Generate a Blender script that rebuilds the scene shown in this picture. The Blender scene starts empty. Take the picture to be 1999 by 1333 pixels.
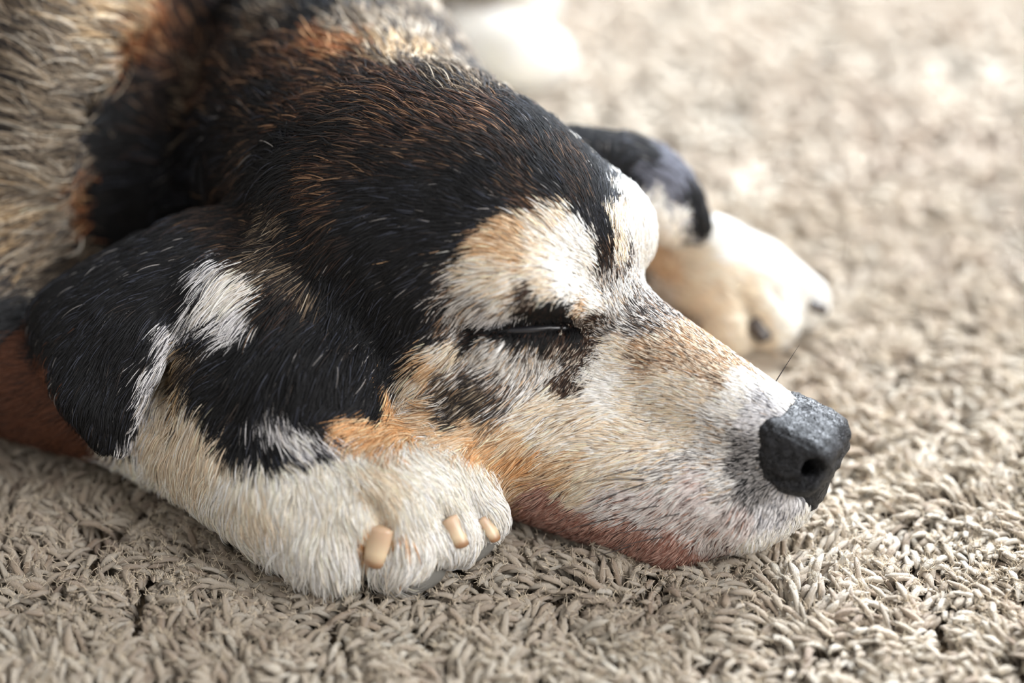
import bpy, math
import numpy as np
from mathutils import Vector, Matrix

# ---------------------------------------------------------------- camera, light, exposure
PILE = 1.0                                   # cm, height of the carpet pile above the floor
S = 0.01                                     # all modelling below is in cm, z = 0 is the top of the pile
def W(p):                                    # cm -> Blender metres
    p = np.asarray(p, dtype=np.float64)
    return (p + np.array([0, 0, PILE])) * S
scene = bpy.context.scene
PITCH = math.radians(33.0); DIST = 75.0
FPX = 60.0 / 36.0 * 1999.0
FWD = np.array([0, math.cos(PITCH), -math.sin(PITCH)])
UPV = np.array([0, math.sin(PITCH), math.cos(PITCH)])
RGT = np.array([1.0, 0, 0])
CAM = np.array([0, 0, 5.0]) - FWD * DIST
cam_d = bpy.data.cameras.new('camera')
cam = bpy.data.objects.new('camera', cam_d)
scene.collection.objects.link(cam)
scene.camera = cam
cam_d.lens = 60.0; cam_d.sensor_width = 36.0; cam_d.sensor_fit = 'HORIZONTAL'
cam_d.clip_start = 0.02; cam_d.clip_end = 50
cam.location = W(CAM)
cam.rotation_euler = (math.pi / 2 - PITCH, 0, 0)
cam_d.dof.use_dof = True
cam_d.dof.focus_distance = 0.697
cam_d.dof.aperture_fstop = 2.1

world = bpy.data.worlds.new('room_light'); scene.world = world
world.use_nodes = True
bg = world.node_tree.nodes['Background']
bg.inputs[0].default_value = (1.0, 0.97, 0.94, 1); bg.inputs[1].default_value = 0.30

def area_light(name, loc, target, sx, sy, power, color):
    ld = bpy.data.lights.new(name, 'AREA'); ld.shape = 'RECTANGLE'
    ld.size = sx; ld.size_y = sy; ld.energy = power; ld.color = color
    o = bpy.data.objects.new(name, ld); scene.collection.objects.link(o)
    o.location = loc
    d = Vector(target) - Vector(loc)
    o.rotation_euler = d.to_track_quat('-Z', 'Y').to_euler()
    return o
area_light('window_light', (1.3, 1.9, 1.35), (0.25, 0.5, 0.0), 2.2, 1.5, 245, (0.86, 0.925, 1.0))
area_light('side_window_light', (2.0, -1.0, 1.6), (0.05, 0.0, 0.05), 1.4, 1.3, 40, (1.0, 0.98, 0.965))  # added soft fill from the front right, no window known there

scene.view_settings.view_transform = 'Standard'
scene.view_settings.look = 'None'
scene.view_settings.gamma = 1.0
scene.view_settings.exposure = 0.98
scene.view_settings.use_curve_mapping = False
scene.cycles.max_bounces = 6
scene.cycles.diffuse_bounces = 3
scene.cycles.glossy_bounces = 3
scene.cycles.transmission_bounces = 5
scene.cycles.caustics_reflective = False
scene.cycles.caustics_refractive = False
scene.cycles_curves.shape = 'RIBBONS'
scene.cycles_curves.subdivisions = 2

rng = np.random.default_rng(7)

# ---------------------------------------------------------------- helpers
def ray(px, py):
    d = FWD + RGT * ((px - 999.5) / FPX) + UPV * ((666.5 - py) / FPX)
    return d
def at(px, py, z):                           # the point at height z seen at a pixel of the photograph
    d = ray(px, py)
    return CAM + d * ((z - CAM[2]) / d[2])
def ad(px, py, t):                           # the point at distance t (along the view axis)
    return CAM + ray(px, py) * t
def project(p):
    v = np.asarray(p) - CAM
    d = v @ FWD
    return 999.5 + v @ RGT / d * FPX, 666.5 - v @ UPV / d * FPX, d
def nrm(v):
    return v / np.maximum(np.linalg.norm(v, axis=-1, keepdims=True), 1e-9)
def srgb(c):
    c = np.asarray(c, dtype=np.float64) / 255.0
    return np.where(c <= 0.04045, c / 12.92, ((c + 0.055) / 1.055) ** 2.4)
class Noise:
    def __init__(s, scale, seed, n=9):
        r = np.random.default_rng(seed)
        s.k = nrm(r.normal(size=(n, 3))) * (r.uniform(0.6, 1.6, (n, 1)) * 2 * math.pi / scale)
        s.p = r.uniform(0, 6.28, n)
    def __call__(s, p):
        return np.sin(p @ s.k.T + s.p).sum(1) / math.sqrt(len(s.p)) * 1.2

def new_mesh(name, verts, faces, mat=None, parent=None, smooth=True, loc=None):
    """faces: (n, k) int array or a list of such arrays; verts in cm."""
    me = bpy.data.meshes.new(name)
    v = W(verts)
    if parent is not None:
        v = v - np.array(parent.location)
    elif loc is not None:
        v = v - np.array(loc)
    fl = faces if isinstance(faces, list) else [faces]
    nf = sum(len(f) for f in fl)
    idx = np.concatenate([np.asarray(f).ravel() for f in fl]).astype(np.int32)
    tot = np.concatenate([np.full(len(f), f.shape[1], np.int32) for f in fl])
    start = np.concatenate([[0], np.cumsum(tot)[:-1]]).astype(np.int32)
    me.vertices.add(len(v)); me.vertices.foreach_set('co', v.astype(np.float32).ravel())
    me.loops.add(len(idx)); me.loops.foreach_set('vertex_index', idx)
    me.polygons.add(nf); me.polygons.foreach_set('loop_start', start); me.polygons.foreach_set('loop_total', tot)
    me.update(calc_edges=True); me.validate()
    me.polygons.foreach_set('use_smooth', np.full(len(me.polygons), smooth))
    if mat: me.materials.append(mat)
    o = bpy.data.objects.new(name, me); scene.collection.objects.link(o)
    if parent is not None: o.parent = parent
    elif loc is not None: o.location = loc
    return o
def tube(path, radii, sides=8, flat=1.0):
    """closed tapered tube mesh along a polyline (cm)."""
    P = np.asarray(path, float); n = len(P)
    T = nrm(np.gradient(P, axis=0))
    ref = np.array([0, 0, 1.0]) if abs(T[0][2]) < .9 else np.array([1.0, 0, 0])
    V = []
    for i in range(n):
        a = nrm(np.cross(T[i], ref)); b = np.cross(a, T[i])
        for k in range(sides):
            th = 2 * math.pi * k / sides
            V.append(P[i] + radii[i] * (a * math.cos(th) + b * math.sin(th) * flat))
    q = []
    for i in range(n - 1):
        for k in range(sides):
            k2 = (k + 1) % sides
            q.append([i * sides + k, i * sides + k2, (i + 1) * sides + k2, (i + 1) * sides + k])
    V.append(P[0] - T[0] * radii[0] * .3); V.append(P[-1] + T[-1] * radii[-1] * .5)
    t = []
    for k in range(sides):
        k2 = (k + 1) % sides
        t.append([n * sides, k2, k]); t.append([n * sides + 1, (n - 1) * sides + k, (n - 1) * sides + k2])
    return np.array(V), [np.array(q), np.array(t)]

class Mat:
    def __init__(s, name):
        s.m = bpy.data.materials.new(name); s.m.use_nodes = True
        s.nt = s.m.node_tree; s.N = s.nt.nodes; s.L = s.nt.links
        s.b = s.N['Principled BSDF']; s.out = s.N['Material Output']
    def n(s, t, **kw):
        x = s.N.new(t)
        for k, v in kw.items(): setattr(x, k, v)
        return x
    def l(s, a, b): s.L.new(a, b)

# ---------------------------------------------------------------- signed distance grid of the dog
AX = np.concatenate([np.arange(-40, -22, .6), np.arange(-22, 18.01, .22)])
AY = np.concatenate([np.arange(-16, 14, .22), np.arange(14, 84, .75)])
AZ = np.concatenate([np.arange(-1.6, 16.5, .22), np.arange(16.5, 26, .6)])
def fill(shape): return np.full(shape, 3.0, np.float32)

class Field:
    def __init__(s, ax, ay, az):
        s.ax, s.ay, s.az = ax, ay, az
        s.v = fill((len(ax), len(ay), len(az)))
    def box(s, lo, hi):
        i = [slice(max(0, np.searchsorted(a, l) - 1), np.searchsorted(a, h) + 1) for a, l, h in zip((s.ax, s.ay, s.az), lo, hi)]
        X, Y, Z = np.meshgrid(s.ax[i[0]], s.ay[i[1]], s.az[i[2]], indexing='ij')
        return tuple(i), np.stack([X, Y, Z], -1)
    def put(s, fn, lo, hi, k=1.0, op='add', m=3.2):
        i, P = s.box(np.asarray(lo) - m, np.asarray(hi) + m)
        if P.size == 0: return
        d = fn(P).astype(np.float32); a = s.v[i]
        if op == 'add':
            h = np.clip(.5 + .5 * (a - d) / k, 0, 1)
            r = a * (1 - h) + d * h - k * h * (1 - h)
        else:                                 # smooth subtraction
            h = np.clip(.5 - .5 * (a + d) / k, 0, 1)
            r = a * (1 - h) - d * h + k * h * (1 - h)
        s.v[i] = r
    def ell(s, c, r, R=None, k=1.0, op='add'):
        c = np.asarray(c, float); r = np.asarray(r, float) * np.ones(3)
        R = np.eye(3) if R is None else R
        def fn(P):
            q = (P - c) @ R
            k0 = np.linalg.norm(q / r, axis=-1); k1 = np.linalg.norm(q / (r * r), axis=-1)
            return np.where(k1 > 1e-6, k0 * (k0 - 1) / np.maximum(k1, 1e-6), -r.min())
        m = r.max()
        s.put(fn, c - m, c + m, k, op)
    def cone(s, a, b, ra, rb, k=1.0, op='add'):
        a = np.asarray(a, float); b = np.asarray(b, float)
        ab = b - a; L2 = ab @ ab
        def fn(P):
            t = np.clip(((P - a) @ ab) / L2, 0, 1)
            return np.linalg.norm(P - (a + t[..., None] * ab), axis=-1) - (ra + (rb - ra) * t)
        m = max(ra, rb)
        s.put(fn, np.minimum(a, b) - m, np.maximum(a, b) + m, k, op)
    def cloud(s, pts, rad, k=.5):            # sphere-swept sheet (ears)
        pts = np.asarray(pts, float); rad = np.asarray(rad, float)
        def fn(P):
            Q = P.reshape(-1, 3).astype(np.float32); out = np.empty(len(Q), np.float32)
            for j in range(0, len(Q), 4000):
                q = Q[j:j + 4000]
                d2 = (q * q).sum(1)[:, None] + (pts * pts).sum(1)[None] - 2 * q @ pts.T
                out[j:j + 4000] = (np.sqrt(np.maximum(d2, 0)) - rad).min(1)
            return out.reshape(P.shape[:-1])
        s.put(fn, pts.min(0) - 1, pts.max(0) + 1, k, m=2.2)
    def sample(s, P):
        f = []
        for a, c in zip((s.ax, s.ay, s.az), P.T):
            f.append(np.interp(c, a, np.arange(len(a))))
        i = [np.clip(np.floor(q).astype(int), 0, n - 2) for q, n in zip(f, s.v.shape)]
        w = [q - j for q, j in zip(f, i)]
        r = 0
        for a in (0, 1):
            for b in (0, 1):
                for c in (0, 1):
                    ww = (w[0] if a else 1 - w[0]) * (w[1] if b else 1 - w[1]) * (w[2] if c else 1 - w[2])
                    r = r + ww * s.v[i[0] + a, i[1] + b, i[2] + c]
        return r
    def grad(s, P, e=.22):
        g = np.stack([s.sample(P + e * v) - s.sample(P - e * v) for v in np.eye(3)], -1)
        return nrm(g)
    def mesh(s):
        v = s.v; ins = v < 0
        nx, ny, nz = v.shape
        cells = np.zeros((nx - 1, ny - 1, nz - 1), np.int8)
        for a in (0, 1):
            for b in (0, 1):
                for c in (0, 1):
                    cells += ins[a:nx - 1 + a, b:ny - 1 + b, c:nz - 1 + c]
        act = (cells > 0) & (cells < 8)
        I = np.argwhere(act)
        idx = -np.ones(act.shape, np.int64); idx[tuple(I.T)] = np.arange(len(I))
        acc = np.zeros((len(I), 3)); cnt = np.zeros(len(I))
        axs = (s.ax, s.ay, s.az)
        for d in range(3):
            o = [e for e in range(3) if e != d]
            for a in (0, 1):
                for b in (0, 1):
                    p0 = I.copy(); p0[:, o[0]] += a; p0[:, o[1]] += b
                    p1 = p0.copy(); p1[:, d] += 1
                    v0 = v[tuple(p0.T)]; v1 = v[tuple(p1.T)]
                    m = (v0 < 0) != (v1 < 0)
                    t = np.where(m, v0 / np.where(m, v0 - v1, 1), 0)
                    q = np.stack([axs[e][p0[:, e]] for e in range(3)], -1).astype(float)
                    q[:, d] += t * (axs[d][p1[:, d]] - axs[d][p0[:, d]])
                    acc += q * m[:, None]; cnt += m
        V = acc / cnt[:, None]
        F = []
        for d in range(3):
            a, b = [(1, 2), (2, 0), (0, 1)][d]
            sl0 = [slice(None)] * 3; sl1 = [slice(None)] * 3
            sl0[d] = slice(0, -1); sl1[d] = slice(1, None)
            for e in (a, b): sl0[e] = slice(1, -1); sl1[e] = slice(1, -1)
            A = ins[tuple(sl0)]; B = ins[tuple(sl1)]
            for flip, m in ((False, A & ~B), (True, ~A & B)):
                q = np.argwhere(m)
                for e in (a, b): q[:, e] += 1
                def cell(da, db):
                    r = q.copy(); r[:, a] -= da; r[:, b] -= db
                    return idx[tuple(r.T)]
                quad = np.stack([cell(1, 1), cell(0, 1), cell(0, 0), cell(1, 0)], -1)
                F.append(quad[:, ::-1] if flip else quad)
        return V, np.concatenate(F)

# head frame: F to the nose, L to the dog's left (away from the camera), U up
PSI, THE, RHO = map(math.radians, (32, 11.5, 0))
F_ = np.array([math.cos(THE) * math.cos(PSI), -math.cos(THE) * math.sin(PSI), -math.sin(THE)])
L0 = np.array([math.sin(PSI), math.cos(PSI), 0]); U0 = np.cross(F_, L0)
U0 = U0 if U0[2] > 0 else -U0
L_ = L0 * math.cos(RHO) + U0 * math.sin(RHO); U_ = U0 * math.cos(RHO) - L0 * math.sin(RHO)
O_ = at(1122, 575, 8.6)
HR = np.stack([F_, L_, U_], 1)
def H(f, l, u): return O_ + F_ * f + L_ * l + U_ * u
def Rz(d, ez=(0, 0, 1)):
    d = nrm(np.asarray(d, float)); e = np.asarray(ez, float)
    y = nrm(np.cross(e, d)); return np.stack([d, y, np.cross(d, y)], 1)

B = Field(AX, AY, AZ)
# torso, from the shoulders away from the camera to the rump
B.ell((-24, 20, 8), (10.5, 12, 10.5), k=2)
B.ell((-17.5, 34, 7.5), (11, 16, 9.5), k=4)
B.ell((-14, 50, 7.5), (10.5, 15, 9.5), k=4)
B.ell((-12, 64, 7), (11, 12, 9), k=4)
B.cone((-10, 74, 4), (6, 80, 1.2), 2.6, 1.2, k=2)                    # tail
# far hind leg lying beside the body: thigh, shank, foot
B.cone((-9, 56, 6), (-1, 44, 4), 7, 3.6, k=3)
B.cone((-1, 44, 3), (-5, 56, 1.8), 3.2, 1.9, k=1.5)
B.cone(at(900, 85, 2.0), at(1000, 112, 1.9), 2.2, 2.2, k=1.2)
B.ell(at(1035, 116, 1.5), (2.5, 2.0, 1.8), k=1)
B.cone((-30, 60, 4), (-33, 48, 3), 7, 3.4, k=3)
# shoulder and neck
B.ell((-23, 14, 8), (8.5, 9, 9.5), k=2.5)
B.cone((-13, 24, 7.5), H(-9, 0, -1.4), 8.6, 6.8, k=2.2)
B.cone((-14, 15, 5), H(-7, 0, -4.5), 5.5, 4.6, k=2)
# near foreleg: upper arm, elbow, forearm, wrist
B.cone((-25, 10, 6), (-25, 2.5, 3.6), 5.5, 3.6, k=2)
B.cone((-25, 2, 3.2), at(330, 810, 2.8), 3.0, 2.5, k=1.2)
B.cone(at(330, 810, 2.8), at(570, 960, 2.7), 2.5, 2.7, k=1)
# far foreleg
B.cone((-13, 20, 5), (-6, 17, 3), 4, 3.0, k=2)
B.cone((-6, 17, 3), at(1370, 520, 2.6), 2.8, 2.4, k=1.5)
def paw(toes, k):
    for a, b, ra, rb in toes: B.cone(a, b, ra, rb, k=k)
# near paw, toes pointing to the right and down over the pile
B.ell(at(720, 955, 3.0), (3.9, 2.8, 2.5), k=1.2)
paw([(at(650, 960, 2.9), at(640, 1050, 1.8), 2.2, 1.7),
     (at(760, 950, 3.1), at(785, 1052, 1.9), 2.2, 1.45),
     (at(830, 930, 3.0), at(878, 1036, 1.9), 2.0, 1.15),
     (at(870, 930, 3.0), at(938, 1008, 1.9), 1.9, 1.0)], .45)
# far paw
B.ell(at(1410, 550, 2.2), (2.9, 2.6, 2.0), k=1.2)
paw([(at(1395, 565, 2.2), at(1420, 640, 1.1), 1.6, 1.4),
     (at(1440, 550, 2.3), at(1500, 625, 1.2), 1.7, 1.4),
     (at(1470, 535, 2.4), at(1560, 590, 1.3), 1.7, 1.3)], .5)
# head
B.ell(H(-6.2, .2, .2), (7.6, 6.1, 5.8), HR, k=1.5)
B.ell(H(-3.0, .6, 1.5), (4.2, 4.2, 2.9), HR, k=1.2)
for s in (-1, 1):
    B.ell(H(-3.8, s * 4.2, -4.1), (5.2, 2.7, 4.2), HR, k=1.8)        # cheeks
    B.ell(H(-1.6, s * 3.1, 1.7), (2.4, 1.8, 1.7), HR, k=1.0)         # brow ridges
    if s > 0: B.ell(H(-1.0, 3.6, 1.0), (2.3, 1.6, 1.6), HR, k=1.2)
    B.cone(H(-.5, s * 2.7, -2.2), H(2.5, s * 2.0, -2.8), 2.1, 1.8, k=1.2)
B.cone(H(0, 0, -1.2), H(10.6, 0, -1.9), 2.7, 1.75, k=1.5)            # bridge of the nose
for s in (-1, 1):
    B.cone(H(0.6, s * 2.8, -5.2), H(9.6, s * 1.35, -4.4), 3.1, 2.2, k=1.2)   # lips
    B.cone(H(-2, s * 3.6, -7.0), H(7.6, s * 2.3, -6.4), 2.4, 2.1, k=1.0)
B.ell(H(10.6, 0, -3.6), (1.9, 2.2, 2.5), HR, k=.8)
B.cone(H(-5, 0, -6.8), H(8.6, 0, -6.3), 3.0, 1.7, k=1.2)             # lower jaw
B.cone(H(-8, -2.5, -6.0), H(-3, -3.0, -6.2), 3.6, 3.2, k=1.5)        # throat and jowl
B.cone(at(480, 800, 5.0), at(620, 800, 5.2), 2.3, 2.6, k=1.5)
B.cone(at(450, 600, 7.6), at(500, 740, 5.8), 2.6, 2.4, k=1.5)
B.cone(at(580, 600, 7.6), at(600, 740, 6.2), 3.0, 2.6, k=1.5)
# fold between the shoulder and the neck
GR = [(215, 480), (215, 380), (240, 260), (300, 150), (380, 60)]
# seat of the nose pad
NO = H(11.0, .0, -1.75); NS = 1.27
B.ell(NO + F_ * .9 + U_ * .15, (1.9, 1.7, 1.7), HR, k=.35, op='sub')
# eye slit: a groove under the brow
EYE = [(905, 646), (960, 640), (1010, 628), (1060, 618), (1110, 622), (1160, 645)]

def surf(px, py, fld=None, t0=55., t1=125.):
    """the first point of the dog seen at a pixel (sphere tracing); nan where there is none"""
    fld = fld or B
    px = np.atleast_1d(np.asarray(px, float)); py = np.atleast_1d(np.asarray(py, float))
    D = FWD + RGT * ((px - 999.5) / FPX)[:, None] + UPV * ((666.5 - py) / FPX)[:, None]
    t = np.full(len(px), t0); best = np.full(len(px), 9.); bt = t.copy()
    for _ in range(220):
        d = fld.sample(CAM + D * t[:, None])
        m = d < best
        best[m] = d[m]; bt[m] = t[m]
        t = t + np.where(d > .01, np.clip(d * .5, .02, 1.5), 0)
        t = np.minimum(t, t1)
    return CAM + D * bt[:, None], best
gp, _ = surf(*np.array(GR).T)
for i in range(len(gp) - 1):
    B.cone(gp[i], gp[i + 1], 1.5, 1.5, k=2.0, op='sub')
CREASE = []
for cr_, rr_ in (([(690, 960), (722, 985), (746, 1025), (757, 1070)], .24), ([(850, 985), (870, 1010), (890, 1040)], .12), ([(915, 975), (930, 1000), (945, 1025)], .12),
                 ([(1440, 570), (1455, 600), (1465, 650)], .25), ([(1500, 560), (1530, 600)], .2)):
    qp, _ = surf(*np.array(cr_, float).T); CREASE.append(qp)
    for i in range(len(qp) - 1): B.cone(qp[i], qp[i + 1], rr_, rr_, k=.55, op='sub')
ep, _ = surf(*np.array(EYE).T)
en = B.grad(ep)
# lower the surface under the brow, then cut the slit
for i in range(len(ep) - 1):
    B.cone(ep[i] + en[i] * .25, ep[i + 1] + en[i + 1] * .25, .42, .42, k=.8, op='sub')
eyec = ep[2:5].mean(0) - en[3] * 1.12
# brow overhang and lower lid
B.cone(ep[1] + UPV * .75 - en[1] * .2, ep[3] + UPV * .95 - en[3] * .2, .45, .6, k=.8)
B.cone(ep[3] + UPV * .95 - en[3] * .2, ep[5] + UPV * .7 - en[5] * .2, .6, .4, k=.8)
B.cone(ep[1] - UPV * .85 - en[1] * .3, ep[4] - UPV * .9 - en[4] * .3, .5, .5, k=.7)

# ears: sphere-swept curved sheets. rows run from the base to the tip; (front edge, back edge)
def ear(rows, rad, k=.6, bulge=0.9):
    A = np.array([r[0] for r in rows]); C = np.array([r[1] for r in rows])
    n = len(rows); tt = np.linspace(0, n - 1, 60)
    def cr(Q, t):
        i = np.clip(np.floor(t).astype(int), 0, n - 2); f = (t - i)[:, None]
        g = lambda j: Q[np.clip(j, 0, n - 1)]
        p0, p1, p2, p3 = g(i - 1), g(i), g(i + 1), g(i + 2)
        return .5 * (2 * p1 + (p2 - p0) * f + (2 * p0 - 5 * p1 + 4 * p2 - p3) * f ** 2 + (3 * p1 - p0 - 3 * p2 + p3) * f ** 3)
    a, c = cr(A, tt), cr(C, tt)
    pts = []; rr = []
    for i in range(len(tt)):
        e = c[i] - a[i]; w = np.linalg.norm(e)
        dn = (a[min(i + 1, 59)] + c[min(i + 1, 59)] - a[max(i - 1, 0)] - c[max(i - 1, 0)])
        nn = nrm(np.cross(e, dn)); nn = nn if nn @ (CAM - a[i]) > 0 else -nn
        m = max(4, int(w / .2))
        for s in np.linspace(0, 1, m):
            pts.append(a[i] + e * s + nn * bulge * math.sin(math.pi * s) * min(1, w / 4)); rr.append(rad)
    B.cloud(np.array(pts), np.array(rr), k)
    return np.array(pts)
near_ear = ear([(at(620, 470, 10.6), at(650, 560, 8.0)),
                (at(520, 425, 10.8), at(560, 560, 8.2)),
                (at(400, 425, 10.4), at(450, 560, 8.4)),
                (at(270, 480, 9.2), at(375, 610, 8.2)),
                (at(140, 552, 7.8), at(310, 690, 7.2)),
                (at(78, 618, 6.6), at(275, 760, 6.0)),
                (at(112, 740, 5.2), at(250, 820, 4.8)),
                (at(195, 850, 3.8), at(235, 868, 3.7))], .30)
far_ear = ear([(H(-9.6, 4.0, 2.2), H(-7.0, 5.0, 1.2)),
               (at(1160, 272, 11.0), at(1195, 350, 9.6)),
               (at(1240, 283, 10.2), at(1245, 410, 8.4)),
               (at(1305, 318, 9.2), at(1285, 440, 7.6)),
               (at(1348, 380, 7.8), at(1310, 460, 6.6)),
               (at(1368, 440, 6.4), at(1345, 458, 6.0))], .36)

#BODYBUILD
# ---------------------------------------------------------------- coat: control points
# palettes: (probability, colour) of single hairs; the last entry is the colour of the skin below
PAL = {
 'K':  ([(.82, (10, 10, 13)), (.12, (54, 57, 68)), (.04, (56, 48, 44)), (.02, (150, 146, 144))], (9, 9, 10)),  # blue-grey strands put the sheen of the black coat into its colour
 'KB':  ([(.66, (14, 12, 13)), (.24, (58, 42, 34)), (.10, (120, 94, 72))], (14, 11, 11)),
 'BR':  ([(.34, (84, 58, 44)), (.48, (22, 17, 17)), (.18, (146, 112, 84))], (34, 24, 20)),
 'DK': ([(.95, (14, 12, 12)), (.05, (40, 30, 24))], (10, 9, 9)),  # shade of the neck fold and below the shoulder, painted as hair
 'GZ':  ([(.38, (50, 44, 42)), (.40, (150, 134, 114)), (.22, (208, 198, 182))], (90, 80, 70)),
 'GD':  ([(.58, (36, 32, 31)), (.30, (122, 106, 88)), (.12, (188, 174, 154))], (48, 42, 38)),
 'GY':  ([(.35, (58, 46, 38)), (.42, (184, 156, 120)), (.23, (222, 206, 180))], (120, 98, 74)),
 'RT':  ([(.5, (146, 94, 60)), (.25, (186, 144, 104)), (.25, (50, 34, 26))], (90, 58, 38)),
 'TN':  ([(.56, (208, 170, 130)), (.32, (236, 214, 186)), (.12, (112, 82, 62))], (180, 142, 108)),
 'OR': ([(.60, (212, 160, 110)), (.28, (234, 202, 162)), (.12, (110, 74, 50))], (172, 122, 80)),
 'LT':  ([(.48, (230, 208, 180)), (.40, (246, 238, 226)), (.12, (130, 104, 82))], (206, 180, 152)),
 'W':  ([(.80, (250, 244, 235)), (.20, (244, 230, 210))], (232, 220, 204)),
 'WG': ([(.62, (240, 236, 230)), (.22, (96, 88, 84)), (.16, (206, 176, 142))], (190, 170, 152)),
 'SP':  ([(.34, (232, 226, 220)), (.48, (58, 52, 50)), (.18, (160, 130, 104))], (112, 98, 88)),
 'BT':  ([(.40, (180, 144, 110)), (.32, (232, 216, 196)), (.28, (80, 62, 52))], (146, 118, 94)),
 'EY':  ([(.88, (9, 8, 9)), (.12, (70, 46, 32))], (6, 6, 6)),
 'ES':  ([(.44, (74, 52, 38)), (.34, (24, 20, 19)), (.22, (220, 206, 190))], (56, 40, 32)),
 'PK': ([(.74, (240, 228, 224)), (.16, (92, 70, 66)), (.10, (206, 160, 140))], (206, 150, 138)),
 'RD':  ([(.50, (206, 168, 154)), (.32, (160, 112, 98)), (.18, (70, 50, 46))], (176, 118, 104)),
 'NB':  ([(.52, (16, 16, 19)), (.48, (180, 176, 174))], (30, 30, 32)),
 'CR':  ([(.60, (244, 234, 216)), (.40, (251, 247, 240))], (226, 210, 188)),
 'CT':  ([(.55, (226, 206, 180)), (.45, (242, 230, 212))], (206, 182, 152)),  # cream tan, also paints the shading on forearm and far paw
 'SG':  ([(.66, (232, 230, 232)), (.24, (90, 90, 98)), (.10, (190, 180, 168))], (120, 118, 124)),
 'GB': ([(.7, (120, 122, 134)), (.3, (60, 58, 64))], (80, 80, 90)),
 'BO':  ([(.8, (92, 56, 38)), (.2, (54, 34, 26))], (66, 40, 28)),  # tan elbow fur darkened, its shade is put into the colour
}
PN = list(PAL)
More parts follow.
